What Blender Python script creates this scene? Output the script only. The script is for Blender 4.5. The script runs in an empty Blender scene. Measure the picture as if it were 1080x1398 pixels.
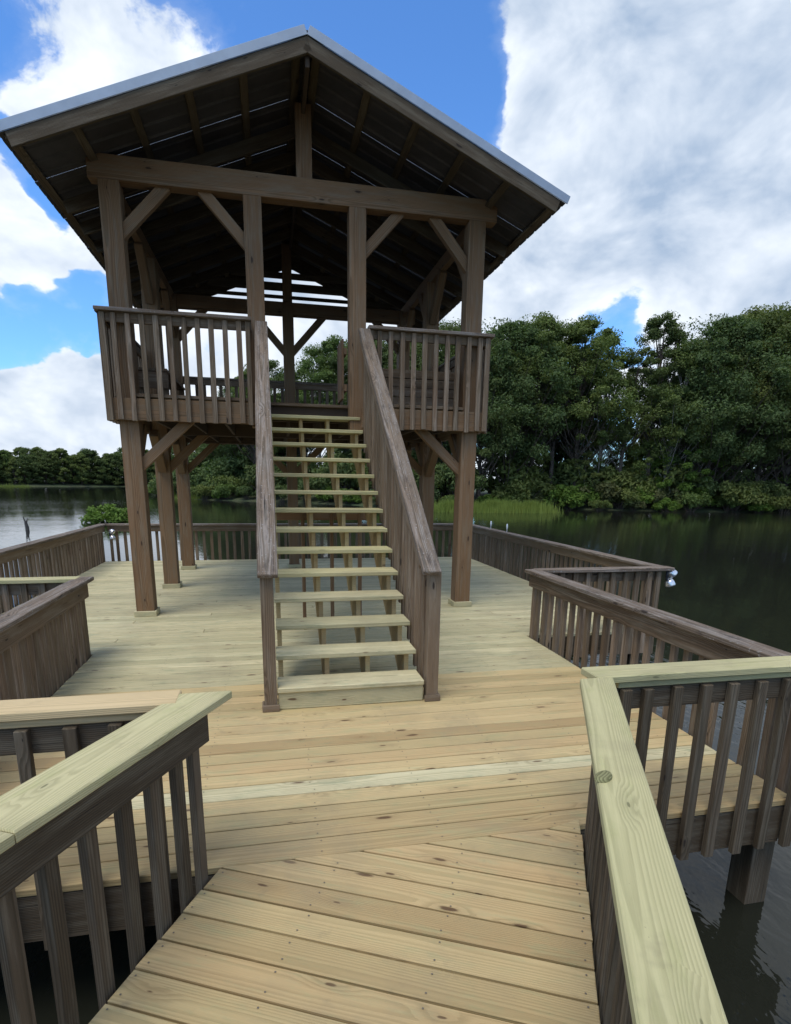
import bpy, math, random
import numpy as np
from mathutils import Vector, Matrix, noise
random.seed(7)
R = math.radians
sc = bpy.context.scene
col = sc.collection

# ------------------------------------------------------------------ camera
CP = dict(c=(-0.5109, -7.6799, 1.7274), yaw=0.2128, pitch=-0.2316, roll=0.0146, f=785.59, y0=842.64)
def cam_axes():
    y, p, r = CP['yaw'], CP['pitch'], CP['roll']
    fw = Vector((math.sin(y)*math.cos(p), math.cos(y)*math.cos(p), math.sin(p)))
    rt = Vector((math.cos(y), -math.sin(y), 0)); up = rt.cross(fw)
    return fw, rt*math.cos(r)+up*math.sin(r), up*math.cos(r)-rt*math.sin(r)
FW, RT, UP = cam_axes()
cd = bpy.data.cameras.new('camera'); cam = bpy.data.objects.new('camera', cd); col.objects.link(cam)
m = Matrix((RT, UP, -FW)).transposed().to_4x4(); m.translation = CP['c']; cam.matrix_world = m
cd.sensor_fit = 'HORIZONTAL'; cd.sensor_width = 36; cd.lens = CP['f']/1080*36
cd.shift_y = (CP['y0']-699)/1080
cd.clip_start = 0.05; cd.clip_end = 6000
sc.camera = cam
def ray(u, v):
    return (FW + RT*((u-540)/CP['f']) - UP*((v-CP['y0'])/CP['f'])).normalized()
def ground_at(u, dist):
    """a spot on the land `dist` metres away in the direction of a column"""
    d = ray(u, 655); h = Vector((d.x, d.y)).normalized()
    return CP['c'][0]+h.x*dist, CP['c'][1]+h.y*dist

# ------------------------------------------------------------------ light
SUN_EL, SUN_AZ = 66, 222          # azimuth clockwise from +Y: behind-left of the viewer
world = bpy.data.worlds.new('World'); sc.world = world; world.use_nodes = True
world.cycles.sampling_method = 'MANUAL'; world.cycles.sample_map_resolution = 256
wt = world.node_tree; wt.nodes.clear()
sd = bpy.data.lights.new('sun', 'SUN'); sun = bpy.data.objects.new('sun', sd); col.objects.link(sun)
sd.energy = 1.6; sd.angle = R(32); sd.color = (1, .95, .86)
sv = Vector((math.sin(R(SUN_AZ))*math.cos(R(SUN_EL)), math.cos(R(SUN_AZ))*math.cos(R(SUN_EL)), math.sin(R(SUN_EL))))
sun.rotation_euler = sv.to_track_quat('Z', 'Y').to_euler(); sun.location = sv*40
vs = sc.view_settings; vs.view_transform = 'Standard'; vs.look = 'None'; vs.gamma = 1; vs.exposure = 0.62; vs.use_curve_mapping = False
sc.cycles.max_bounces = 6; sc.cycles.diffuse_bounces = 3; sc.cycles.glossy_bounces = 3; sc.cycles.transmission_bounces = 2

class NT:
    """tiny helper for building node trees"""
    def __init__(s, t): s.t = t
    def n(s, typ, ins=None, **kw):
        nd = s.t.nodes.new(typ)
        for k, v in kw.items(): setattr(nd, k, v)
        for k, v in (ins or {}).items(): s.put(nd.inputs[k], v)
        return nd
    def put(s, sock, v):
        if isinstance(v, bpy.types.NodeSocket): s.t.links.new(v, sock)
        else:
            if hasattr(sock, 'default_value') and hasattr(sock.default_value, '__len__') and len(sock.default_value) == 4 and len(v) == 3: v = (*v, 1)
            sock.default_value = v
    def m(s, op, a, b=None, c=None, clamp=False):
        nd = s.t.nodes.new('ShaderNodeMath'); nd.operation = op; nd.use_clamp = clamp
        for i, v in enumerate((a, b, c)):
            if v is not None: s.put(nd.inputs[i], v)
        return nd.outputs[0]
    def vm(s, op, a, b=None):
        nd = s.t.nodes.new('ShaderNodeVectorMath'); nd.operation = op
        s.put(nd.inputs[0], a)
        if b is not None: s.put(nd.inputs[1], b)
        return nd.outputs['Value'] if op in ('DOT_PRODUCT', 'LENGTH', 'DISTANCE') else nd.outputs[0]
    def mr(s, v, a, b, c=0., d=1., smooth=True):
        nd = s.t.nodes.new('ShaderNodeMapRange'); nd.interpolation_type = 'SMOOTHSTEP' if smooth else 'LINEAR'
        for k, x in zip(('Value', 'From Min', 'From Max', 'To Min', 'To Max'), (v, a, b, c, d)): s.put(nd.inputs[k], x)
        return nd.outputs[0]
    def mix(s, f, a, b, mode='MIX'):
        nd = s.t.nodes.new('ShaderNodeMix'); nd.data_type = 'RGBA'; nd.blend_type = mode
        s.put(nd.inputs[0], f); s.put(nd.inputs[6], a); s.put(nd.inputs[7], b)
        return nd.outputs[2]
    def noise(s, vec, scale=1., detail=3., rough=.5, dist=0.):
        nd = s.n('ShaderNodeTexNoise', {'Vector': vec, 'Scale': scale, 'Detail': detail, 'Roughness': rough, 'Distortion': dist})
        return nd.outputs['Fac'] if 'Fac' in nd.outputs else nd.outputs[0]
    def noisec(s, vec, scale=1., detail=2.):
        return s.n('ShaderNodeTexNoise', {'Vector': vec, 'Scale': scale, 'Detail': detail}).outputs['Color']

def build_sky():
    g = NT(wt)
    sky = g.n('ShaderNodeTexSky', sky_type='NISHITA', sun_disc=False, sun_elevation=R(SUN_EL), sun_rotation=R(SUN_AZ),
              altitude=0, air_density=1.0, dust_density=.3, ozone_density=2.5)
    d = g.vm('NORMALIZE', g.n('ShaderNodeTexCoord').outputs['Generated'])
    sep = g.n('ShaderNodeSeparateXYZ', {0: d}); z = sep.outputs[2]
    # clouds thin into flat banks near the horizon: squash with height
    flat = g.n('ShaderNodeCombineXYZ', {0: sep.outputs[0], 1: sep.outputs[1], 2: g.m('MULTIPLY', z, 1.5)}).outputs[0]
    big = g.noise(flat, 2.1, 4, .52)
    puff = g.noise(flat, 6.0, 6, .62, .3)
    field = g.m('ADD', g.m('MULTIPLY', big, 1.0), g.m('MULTIPLY', puff, 2.0))
    wisp = g.noise(flat, 21., 5, .65, .2)
    field = g.m('ADD', g.m('SUBTRACT', field, 1.47), g.m('MULTIPLY', g.m('SUBTRACT', wisp, .5), .75))
    # cumulus heaps (+) and gaps of blue (-) : direction, radius, strength
    blobs = [((150, 75), 8.5, .42), ((215, 55), 5, .32), ((110, 110), 4, .22),
             ((880, 130), 17, .5), ((760, 150), 10, .42), ((1050, 260), 16, .45), ((860, 300), 9, .3), ((720, 60), 7, .35),
             ((720, 400), 5.5, .38), ((660, 430), 6, .3), ((980, 380), 8, .32),
             ((40, 320), 8, .35), ((30, 250), 5, .2), ((80, 520), 9, .34), ((0, 580), 9, .3), ((330, 470), 12, .34), ((480, 420), 9, .3),
             ((340, 20), 6, -.6), ((500, 40), 9, -.6), ((570, 110), 6.5, -.6), ((20, 60), 9, -.55), ((600, 175), 4, -.35), ((590, 20), 6, -.55),
             ((828, 412), 4.6, -.72), ((800, 368), 3.6, -.55), ((868, 452), 4.2, -.65), ((45, 442), 3.4, -.75), ((95, 432), 2.6, -.7), ((10, 470), 2.4, -.6), ((80, 285), 2.6, -.65), ((60, 250), 2.2, -.5), ((20, 215), 2.2, -.5), ((130, 390), 2.4, -.6)]
    warp = g.vm('SUBTRACT', g.noisec(flat, 9., 4.), (.5, .5, .5)); warp2 = g.vm('SUBTRACT', g.noisec(flat, 3.2, 2.), (.5, .5, .5))
    dw = g.vm('NORMALIZE', g.vm('ADD', d, g.vm('ADD', g.vm('MULTIPLY', warp, (.17, .17, .17)), g.vm('MULTIPLY', warp2, (.10, .10, .10)))))
    for (u, v), rad, st in blobs:
        dt = g.vm('DOT_PRODUCT', dw, tuple(ray(u, v)))
        field = g.m('ADD', field, g.mr(dt, math.cos(R(rad*1.45)), math.cos(R(rad*.35)), 0, st*1.15))
    alpha = g.mr(field, -.10, .26)
    thin = g.mr(field, -.45, .1, 0, .14)
    alpha = g.m('MAXIMUM', alpha, thin)
    # self shading: thick middles and flat bases are blue-grey, rims are white
    body = g.noise(flat, 3.4, 3, .55)
    lit = g.noise(g.vm('ADD', flat, (0.03, 0.03, -.05)), 6.0, 4, .62, .3)
    relief = g.m('SUBTRACT', puff, lit)
    shade = g.m('ADD', g.mr(field, .1, 1.9, 0, .40, False), g.mr(body, .28, .85, 0, .62, False))
    shade = g.m('SUBTRACT', shade, g.m('MULTIPLY', relief, 1.8), clamp=True)
    ccol = g.mix(shade, (.70, .74, .79), (.27, .35, .47))
    skyc = g.mix(1., sky.outputs[0], (.068, .110, .155), 'MULTIPLY')
    tot = g.mix(alpha, skyc, ccol)
    bg = g.n('ShaderNodeBackground', {'Color': tot, 'Strength': 1.0})
    g.t.links.new(bg.outputs[0], g.n('ShaderNodeOutputWorld').inputs[0])
build_sky()

# ------------------------------------------------------------------ materials
MATS = {}
def newmat(name):
    mt = bpy.data.materials.new(name); mt.use_nodes = True; t = mt.node_tree; t.nodes.clear()
    g = NT(t); out = g.n('ShaderNodeOutputMaterial'); bs = g.n('ShaderNodeBsdfPrincipled')
    t.links.new(bs.outputs[0], out.inputs[0]); MATS[name] = mt
    return g, bs, out
def bump(g, bs, h, strength, dist):
    b = g.n('ShaderNodeBump', {'Height': h, 'Strength': strength, 'Distance': dist}); g.put(bs.inputs['Normal'], b.outputs[0])

def wood(name, ca, cb, ring=.35, ringf=120., knotd=1.0, knotc=(.10, .05, .025), fine=.3, rough=.75, checks=0., grey=None, spots=0., stain=None, rnd_v=.25, bmp=.35, wear=0.):
    g, bs, out = newmat(name)
    P = g.n('ShaderNodeTexCoord').outputs['Object']
    rnd = g.n('ShaderNodeObjectInfo').outputs['Random']
    r2 = g.m('FRACT', g.m('MULTIPLY', rnd, 17.31)); r3 = g.m('FRACT', g.m('MULTIPLY', rnd, 71.7)); r4 = g.m('FRACT', g.m('MULTIPLY', rnd, 131.3))
    s = g.n('ShaderNodeSeparateXYZ', {0: P}); x, y, z = s.outputs
    xs = g.m('ADD', x, g.m('MULTIPLY', rnd, 60.))
    wob = g.n('ShaderNodeSeparateColor', {0: g.noisec(g.n('ShaderNodeCombineXYZ', {0: g.m('MULTIPLY', xs, .55), 1: g.m('MULTIPLY', y, 2.5), 2: g.m('MULTIPLY', z, 2.5)}).outputs[0], 1., 2.)}).outputs
    # knots
    kv = g.n('ShaderNodeCombineXYZ', {0: g.m('MULTIPLY', xs, 2.6), 1: g.m('ADD', g.m('MULTIPLY', g.m('ADD', y, z), 9.), g.m('MULTIPLY', r2, 30)), 2: 0.}).outputs[0]
    vo = g.n('ShaderNodeTexVoronoi', {'Vector': kv, 'Scale': 1., 'Randomness': 1.}, voronoi_dimensions='2D')
    vc = g.n('ShaderNodeSeparateColor', {0: vo.outputs['Color']}).outputs
    gate = g.mr(vc[0], 1-.24*knotd, 1-.24*knotd+.02)
    kd = g.m('ADD', vo.outputs['Distance'], g.m('MULTIPLY', g.m('SUBTRACT', g.noise(kv, 6., 2.), .5), .10))
    krad = g.m('ADD', .03, g.m('MULTIPLY', g.m('POWER', vc[1], 2.), .12))
    knot = g.m('MULTIPLY', gate, g.mr(kd, krad, g.m('MULTIPLY', krad, .45)))
    halo = g.m('MULTIPLY', gate, g.mr(kd, .42, .02))
    # growth rings of a log cut lengthwise
    yy = g.m('ADD', g.m('ADD', y, g.m('MULTIPLY', g.m('SUBTRACT', r2, .5), .14)), g.m('MULTIPLY', g.m('SUBTRACT', wob[0], .5), .055))
    zz = g.m('ADD', g.m('ADD', z, g.m('ADD', .03, g.m('MULTIPLY', r3, .09))), g.m('MULTIPLY', g.m('SUBTRACT', wob[1], .5), .045))
    rr = g.m('SQRT', g.m('ADD', g.m('MULTIPLY', yy, yy), g.m('MULTIPLY', zz, zz)))
    rr = g.m('ADD', rr, g.m('MULTIPLY', halo, .014))
    fr = g.m('FRACT', g.m('MULTIPLY', rr, ringf))
    late = g.m('MULTIPLY', g.mr(fr, .25, .82), g.mr(fr, 1.0, .9))
    fg = g.noise(g.n('ShaderNodeCombineXYZ', {0: g.m('MULTIPLY', xs, 5.), 1: g.m('MULTIPLY', y, 210.), 2: g.m('MULTIPLY', z, 210.)}).outputs[0], 1., 3., .6)
    blotch = g.noise(g.n('ShaderNodeCombineXYZ', {0: g.m('MULTIPLY', xs, 1.6), 1: g.m('MULTIPLY', y, 9.), 2: g.m('MULTIPLY', z, 9.)}).outputs[0], 1., 4., .6)
    tint = g.m('ADD', g.m('MULTIPLY', r4, .65), g.m('MULTIPLY', g.m('SUBTRACT', blotch, .35), .9), clamp=True)
    c = g.mix(tint, ca, cb)
    if grey:
        gb = g.noise(g.n('ShaderNodeCombineXYZ', {0: g.m('MULTIPLY', xs, 2.2), 1: g.m('MULTIPLY', y, 26.), 2: g.m('MULTIPLY', z, 26.)}).outputs[0], 1., 5., .65)
        c = g.mix(g.mr(gb, .42, .68), c, grey)
    if stain:
        sb = g.noise(g.n('ShaderNodeCombineXYZ', {0: g.m('MULTIPLY', xs, 3.1), 1: g.m('MULTIPLY', y, 12.), 2: g.m('MULTIPLY', z, 12.)}).outputs[0], 1.3, 5., .7)
        c = g.mix(g.mr(sb, .48, .72, 0, .7), c, stain)
    val = g.m('SUBTRACT', 1., g.m('MULTIPLY', late, ring))
    val = g.m('MULTIPLY', val, g.m('ADD', 1-fine*.5, g.m('MULTIPLY', fg, fine)))
    val = g.m('MULTIPLY', val, g.m('ADD', 1-rnd_v*.5, g.m('MULTIPLY', r3, rnd_v)))
    c = g.mix(1., c, g.n('ShaderNodeCombineColor', {0: val, 1: val, 2: g.m('POWER', val, 1.12)}).outputs[0], 'MULTIPLY')
    c = g.mix(g.m('MULTIPLY', halo, .16), c, knotc)
    c = g.mix(g.m('MULTIPLY', knot, .85), c, knotc)
    h = g.m('ADD', g.m('MULTIPLY', late, .5), g.m('MULTIPLY', fg, .5))
    if checks:
        ch = g.noise(g.n('ShaderNodeCombineXYZ', {0: g.m('MULTIPLY', xs, 1.7), 1: g.m('MULTIPLY', y, 75.), 2: g.m('MULTIPLY', z, 75.)}).outputs[0], 1., 4., .55)
        cm = g.mr(ch, .66, .72)
        c = g.mix(g.m('MULTIPLY', cm, checks), c, (.012, .010, .009))
        h = g.m('SUBTRACT', h, g.m('MULTIPLY', cm, 1.5))
    if spots:
        sp = g.noise(P, 46., 3., .6)
        c = g.mix(g.m('MULTIPLY', g.mr(sp, .62, .70), spots), c, (.42, .41, .39))
    if wear:
        W = g.n('ShaderNodeNewGeometry').outputs['Position']
        w1 = g.noise(W, 1.1, 6., .65, .4); w2 = g.noise(W, 38., 3., .7); w3 = g.noise(W, 7., 4., .6)
        c = g.mix(g.m('MULTIPLY', g.mr(w1, .48, .72), wear), c, (.25, .205, .125))
        c = g.mix(g.m('MULTIPLY', g.mr(w3, .60, .78), wear*.8), c, (.20, .165, .10))
        c = g.mix(g.m('MULTIPLY', g.mr(w2, .70, .76), wear*1.2), c, (.11, .085, .05))
    g.put(bs.inputs['Base Color'], c); g.put(bs.inputs['Roughness'], rough)
    bs.inputs['Specular IOR Level'].default_value = .25
    bump(g, bs, h, bmp, .003)
    return MATS[name]

wood('new_wood_tan', (.46, .315, .148), (.53, .41, .20), ring=.16, knotd=1.35, knotc=(.085, .042, .02), fine=.30, stain=(.40, .355, .175), rnd_v=.30, wear=0.42)
wood('new_wood_green', (.51, .46, .265), (.58, .50, .29), ring=.22, knotd=1.0, fine=.25, stain=(.33, .34, .20), wear=0.36)
wood('new_cap', (.47, .425, .215), (.53, .46, .245), ring=.18, ringf=190, stain=(.40, .38, .17), knotd=.8, fine=.34, rnd_v=.12, bmp=.5, knotc=(.16, .15, .07), wear=0.38)
wood('new_cap_tan', (.55, .40, .20), (.60, .45, .24), ring=.18, ringf=150, knotd=.55, fine=.15, rnd_v=.1, wear=0.3)
wood('old_wood', (.150, .098, .058), (.230, .162, .100), ring=.35, knotd=.7, knotc=(.02, .014, .01), fine=.55, checks=.7, grey=(.255, .198, .138), rough=.85, rnd_v=.45, bmp=.6)
wood('shaded_wood', (.075, .054, .032), (.118, .088, .056), ring=.35, knotd=.7, knotc=(.02, .014, .01), fine=.55, checks=.6, grey=(.14, .113, .076), rough=.85, rnd_v=.4, bmp=.6)  # darker old wood: shade on turned-away and overhung timber put into the colour
wood('old_cap', (.165, .118, .082), (.28, .212, .152), ring=.4, knotd=.7, knotc=(.035, .025, .02), fine=.55, checks=.8, grey=(.30, .255, .215), stain=(.06, .045, .04), spots=.45, rough=.85, rnd_v=.3, bmp=.8)
wood('post_wood', (.205, .115, .056), (.27, .165, .086), ring=.30, ringf=90, knotd=.8, knotc=(.03, .018, .012), fine=.4, checks=.45, grey=(.235, .165, .10), rough=.8, rnd_v=.2, bmp=.5)
wood('under_wood', (.07, .048, .032), (.10, .07, .048), ring=.3, knotd=.6, knotc=(.03, .02, .012), fine=.4, rough=.85)  # shade below floor and roof put into a darker brown

def simple(name, c, rough=.5, metal=0., var=.0, scale=8.):
    g, bs, out = newmat(name)
    if var:
        n = g.noise(g.n('ShaderNodeTexCoord').outputs['Object'], scale, 5., .6)
        cc = g.mix(g.mr(n, .3, .7), tuple(k*(1-var) for k in c), tuple(min(1, k*(1+var)) for k in c)); g.put(bs.inputs['Base Color'], cc)
        bump(g, bs, n, .2, .01)
    else: g.put(bs.inputs['Base Color'], c)
    bs.inputs['Roughness'].default_value = rough; bs.inputs['Metallic'].default_value = metal
    return MATS[name]
simple('roof_metal', (.55, .58, .60), .42, .85, .12, 3.)
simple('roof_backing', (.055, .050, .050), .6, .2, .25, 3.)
simple('trim_metal', (.30, .345, .39), .5, .5, .08, 3.)
simple('lamp_silver', (.78, .78, .77), .3, .85)
simple('lamp_dark', (.03, .03, .035), .5)
simple('white_plastic', (.82, .84, .82), .35)
simple('nail_steel', (.17, .14, .10), .6, .2)
simple('bark', (.085, .066, .05), .9, 0, .45, 6.)
simple('pale_bark', (.26, .235, .20), .9, 0, .3, 6.)
simple('wet_wood', (.035, .03, .026), .6, 0, .3, 9.)

def leafmat(name, a, b, cc):
    g, bs, out = newmat(name)
    geo = g.n('ShaderNodeNewGeometry'); rnd = g.n('ShaderNodeObjectInfo').outputs['Random']
    n = g.noise(geo.outputs['Position'], .55, 3.)
    ri = geo.outputs['Random Per Island']
    f = g.m('ADD', g.m('MULTIPLY', ri, .55), g.m('MULTIPLY', g.m('SUBTRACT', n, .3), .9), clamp=True)
    c = g.mix(f, a, b); c = g.mix(g.m('MULTIPLY', rnd, .85), c, cc)
    g.put(bs.inputs['Base Color'], c); bs.inputs['Roughness'].default_value = .75
    bs.inputs['Specular IOR Level'].default_value = .12
    tr = g.n('ShaderNodeBsdfTranslucent', {'Color': g.mix(1., c, (1.3, 1.5, .7), 'MULTIPLY')})
    ad = g.n('ShaderNodeMixShader', {0: .28, 1: bs.outputs[0], 2: tr.outputs[0]})
    g.t.links.new(ad.outputs[0], out.inputs[0])
leafmat('leaf_dark', (0.066, 0.096, 0.038), (0.115, 0.16, 0.056), (0.105, 0.128, 0.042))
leafmat('leaf_mid', (0.078, 0.118, 0.034), (0.15, 0.205, 0.06), (0.15, 0.165, 0.05))
leafmat('leaf_bright', (0.086, 0.144, 0.025), (0.155, 0.224, 0.046), (0.109, 0.172, 0.034))
leafmat('leaf_olive', (0.078, 0.086, 0.034), (0.137, 0.143, 0.058), (0.091, 0.117, 0.046))
leafmat('reed', (0.14, 0.19, 0.04), (0.25, 0.29, 0.065), (0.18, 0.21, 0.05))

def watermat():
    g, bs, out = newmat('water')
    P = g.n('ShaderNodeTexCoord').outputs['Object']
    w1 = g.noise(g.vm('MULTIPLY', P, (1.0, .45, 1.)), 5.0, 3., .5, .6)
    w2 = g.noise(g.vm('MULTIPLY', P, (1.0, .5, 1.)), 14.0, 2., .5, .3)
    w3 = g.noise(P, .5, 2.)
    calm = g.noise(P, .045, 3.)
    h = g.m('ADD', g.m('MULTIPLY', w1, .85), g.m('ADD', g.m('MULTIPLY', w2, .26), g.m('MULTIPLY', w3, 1.2)))
    g.put(bs.inputs['Base Color'], (.015, .016, .011)); bs.inputs['Roughness'].default_value = .02; bs.inputs['IOR'].default_value = 1.36
    b = g.n('ShaderNodeBump', {'Height': h, 'Strength': g.mr(calm, .38, .62, .10, .28), 'Distance': .035}); g.put(bs.inputs['Normal'], b.outputs[0])
watermat()
def groundmat():
    g, bs, out = newmat('shore_ground')
    P = g.n('ShaderNodeTexCoord').outputs['Object']
    n = g.noise(P, .35, 6., .6); n2 = g.noise(P, 3., 5., .6)
    c = g.mix(g.mr(n, .4, .6), (.040, .058, .018), (.055, .058, .026)); c = g.mix(g.mr(n2, .45, .7), c, (.05, .075, .02))
    g.put(bs.inputs['Base Color'], c); bs.inputs['Roughness'].default_value = .95; bump(g, bs, n2, .5, .1)
groundmat()

# ------------------------------------------------------------------ object helpers
WM = {}
MESH = {}
def tag(o, label=None, cat=None, group=None, kind=None):
    for k, v in (('label', label), ('category', cat), ('group', group), ('kind', kind)):
        if v: o[k] = v
    return o
def link(name, mesh, M, parent=None):
    o = bpy.data.objects.new(name, mesh); col.objects.link(o); o.matrix_basis = M; WM[o.name] = M.copy()
    if parent: o.parent = parent; o.matrix_parent_inverse = WM[parent.name].inverted()
    return o
def empty(name, loc, label=None, cat=None, group=None, kind=None):
    o = link(name, None, Matrix.Translation(loc)); o.empty_display_size = .2
    return tag(o, label, cat, group, kind)
def mesh_from(name, verts, faces, mat, smooth=False):
    me = bpy.data.meshes.new(name); me.from_pydata([tuple(v) for v in verts], [], faces); me.materials.append(MATS[mat]); me.update()
    if smooth: me.polygons.foreach_set('use_smooth', [True]*len(me.polygons))
    return me
def chamfer_box(L, w, t, b, mat):
    key = (round(L, 3), round(w, 3), round(t, 3), mat)
    if key in MESH: return MESH[key]
    b = min(b, w*.3, t*.3); H = (L/2, w/2, t/2); V = []; idx = {}
    for sx in (-1, 1):
        for sy in (-1, 1):
            for sz in (-1, 1):
                s = (sx, sy, sz)
                for ax in range(3):                       # vertex lying on the face of axis ax
                    idx[(s, ax)] = len(V); V.append([s[k]*(H[k]-(0 if k == ax else b)) for k in range(3)])
    F = []
    for ax in range(3):
        a1, a2 = [k for k in range(3) if k != ax]
        for sg in (-1, 1):
            q = []
            for p, r in ((-1, -1), (1, -1), (1, 1), (-1, 1)):
                s = [0, 0, 0]; s[ax] = sg; s[a1] = p; s[a2] = r; q.append(idx[(tuple(s), ax)])
            F.append(q)
        for p in (-1, 1):
            for r in (-1, 1):                             # edges parallel to ax
                lo = [0, 0, 0]; hi = [0, 0, 0]; lo[ax] = -1; hi[ax] = 1; lo[a1] = hi[a1] = p; lo[a2] = hi[a2] = r
                F.append([idx[(tuple(lo), a1)], idx[(tuple(hi), a1)], idx[(tuple(hi), a2)], idx[(tuple(lo), a2)]])
    for sx in (-1, 1):
        for sy in (-1, 1):
            for sz in (-1, 1): F.append([idx[((sx, sy, sz), k)] for k in range(3)])
    VV = [Vector(v) for v in V]
    for f in F:                                           # outward winding
        c = sum((VV[i] for i in f), Vector())/len(f); nrm = (VV[f[1]]-VV[f[0]]).cross(VV[f[2]]-VV[f[0]])
        if nrm.dot(c) < 0: f.reverse()
    MESH[key] = mesh_from('plank', V, F, mat); return MESH[key]
def beam(name, A, B, w, t, mat, parent=None, up=(0, 0, 1), b=.004, roll=0.):
    """a sawn timber from A to B; t along `up`, w across"""
    A, B, up = Vector(A), Vector(B), Vector(up); X = B-A; L = X.length; X.normalize()
    Y = up.cross(X)
    if Y.length < 1e-4: Y = Vector((0, 1, 0)).cross(X)
    Y.normalize(); Z = X.cross(Y)
    M = Matrix((X, Y, Z)).transposed().to_4x4()
    if roll: M = M @ Matrix.Rotation(roll, 4, 'X')
    M.translation = (A+B)/2
    return link(name, chamfer_box(L, w, t, b, mat), M, parent)
def post(name, x, y, z0, z1, w, d, mat, parent=None):
    """upright timber, x/y its centre, w along X, d along Y"""
    return beam(name, (x, y, z0), (x, y, z1), d, w, mat, parent, up=(1, 0, 0))
def prism(name, poly, axis_lo, axis_hi, mat, parent=None, smooth=False):
    """polygon in the (Y,Z) plane extruded along X; object origin in its middle"""
    cy = sum(p[0] for p in poly)/len(poly); cz = sum(p[1] for p in poly)/len(poly); cx = (axis_lo+axis_hi)/2; n = len(poly)
    V = [(axis_lo-cx, p[0]-cy, p[1]-cz) for p in poly]+[(axis_hi-cx, p[0]-cy, p[1]-cz) for p in poly]
    F = [list(range(n))[::-1], list(range(n, 2*n))]+[[i, (i+1) % n, n+(i+1) % n, n+i] for i in range(n)]
    return link(name, mesh_from(name, V, F, mat), Matrix.Translation((cx, cy, cz)), parent)
def lathe(prof, seg=12):
    V = []; F = []
    for r, z in prof:
        for k in range(seg): a = 2*math.pi*k/seg; V.append((r*math.cos(a), r*math.sin(a), z))
    for i in range(len(prof)-1):
        for k in range(seg): F.append((i*seg+k, i*seg+(k+1) % seg, (i+1)*seg+(k+1) % seg, (i+1)*seg+k))
    F.append(tuple(range(seg))[::-1]); F.append(tuple(range((len(prof)-1)*seg, len(prof)*seg)))
    return V, F
def jit(a): return random.uniform(-a, a)

# ------------------------------------------------------------------ setting: lake and shore
WATER = -.75
SHORE = [(900, -300), (300, -60), (130, 8), (80, 28), (58, 36), (47, 41), (41, 41.5), (35, 43.5), (29, 45.5), (23, 46.5), (17, 44), (12, 47), (7, 54), (-1, 61), (-8, 65), (-15, 74), (-19, 95), (-24, 130),
         (-40, 168), (-62, 153), (-95, 147), (-160, 120), (-300, 90), (-900, 150)]
def shore_dist(X, Y):
    """+ on land, - on the lake, metres from the shoreline"""
    d = np.full(X.shape, 1e9); inside = np.zeros(X.shape, bool)
    pts = SHORE+[(-900, -900), (900, -900)]
    for (ax, ay), (bx, by) in zip(pts, pts[1:]+pts[:1]):
        ex, ey = bx-ax, by-ay
        t = np.clip(((X-ax)*ex+(Y-ay)*ey)/(ex*ex+ey*ey), 0, 1)
        if not (ay == -900 and by == -900): d = np.minimum(d, np.hypot(X-ax-t*ex, Y-ay-t*ey))
        cond = (ay > Y) != (by > Y)
        with np.errstate(divide='ignore', invalid='ignore'): xi = ax+(Y-ay)*ex/(ey if ey else 1e-9)
        inside ^= cond & (X < xi)
    return np.where(inside, -d, d)
def land_z(X, Y):
    s = shore_dist(np.atleast_1d(np.asarray(X, float)), np.atleast_1d(np.asarray(Y, float)))
    return np.where(s < 0, np.maximum(WATER-2.2, WATER-.05+s*.25), WATER-.05+np.minimum(1.3, s*.16))
def build_terrain():
    xs = np.concatenate([[-3000, -1200, -600, -350], np.arange(-220, 181, 4.), [260, 420, 800, 1500, 3000]])
    ys = np.concatenate([[-3000, -1000, -400, -150, -60], np.arange(-20, 241, 4.), [300, 450, 800, 1500, 3000]])
    X, Y = np.meshgrid(xs, ys); Z = land_z(X.ravel(), Y.ravel()).reshape(X.shape)
    Z = Z+np.random.RandomState(3).uniform(-.08, .08, Z.shape)*(Z > WATER)
    V = np.stack([X.ravel(), Y.ravel(), Z.ravel()], 1).tolist(); nx = len(xs)
    F = [(j*nx+i, j*nx+i+1, (j+1)*nx+i+1, (j+1)*nx+i) for j in range(len(ys)-1) for i in range(nx-1)]
    tag(link('terrain', mesh_from('terrain', V, F, 'shore_ground', True), Matrix()), kind='structure')
    s = 3000
    tag(link('lake_water', mesh_from('lake_water', [(-s, -s, 0), (s, -s, 0), (s, s, 0), (-s, s, 0)], [(0, 1, 2, 3)], 'water'), Matrix.Translation((0, 0, WATER))), kind='structure')
build_terrain()

# ------------------------------------------------------------------ pier deck
XL, XR, XC0, XC1 = -3.95, 4.03, -2.30, 2.36
YB, YM, YF = 5.47, -1.66, -5.27
BT, PITCH = .038, .1445
deck = empty('pier_deck', (0, 0, 0), kind='structure')
def deck_board(x0, x1, y, mat, parent=deck):
    beam('board', (x0, y+jit(.0008), -BT/2+jit(.0008)), (x1, y+jit(.0008), -BT/2+jit(.0008)), PITCH-.008-random.random()*.004, BT, mat, parent, b=.0045, roll=jit(.004))
def lay_decking():
    y = YF+PITCH/2; i = 0
    while y < YB-.02:
        wide = y > YM+.02
        x0, x1 = (XL, XR) if wide else (XC0, XC1)
        mat = 'new_wood_green' if (y > -2.85) else 'new_wood_tan'
        if i == 4: mat = 'new_wood_green'                 # one greenish board among the tan ones
        if wide:
            j = (-1.32, 1.3, 0.02)[i % 3] if i % 6 < 3 else (2.4, -2.2, .6)[i % 3]
            deck_board(x0+jit(.004), j-.0015, y, mat); deck_board(j+.0015, x1+jit(.004), y, mat)
        else: deck_board(x0+jit(.004), x1+jit(.004), y, mat)
        y += PITCH; i += 1
lay_decking()
RZ = (-.044, -.275)
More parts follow.
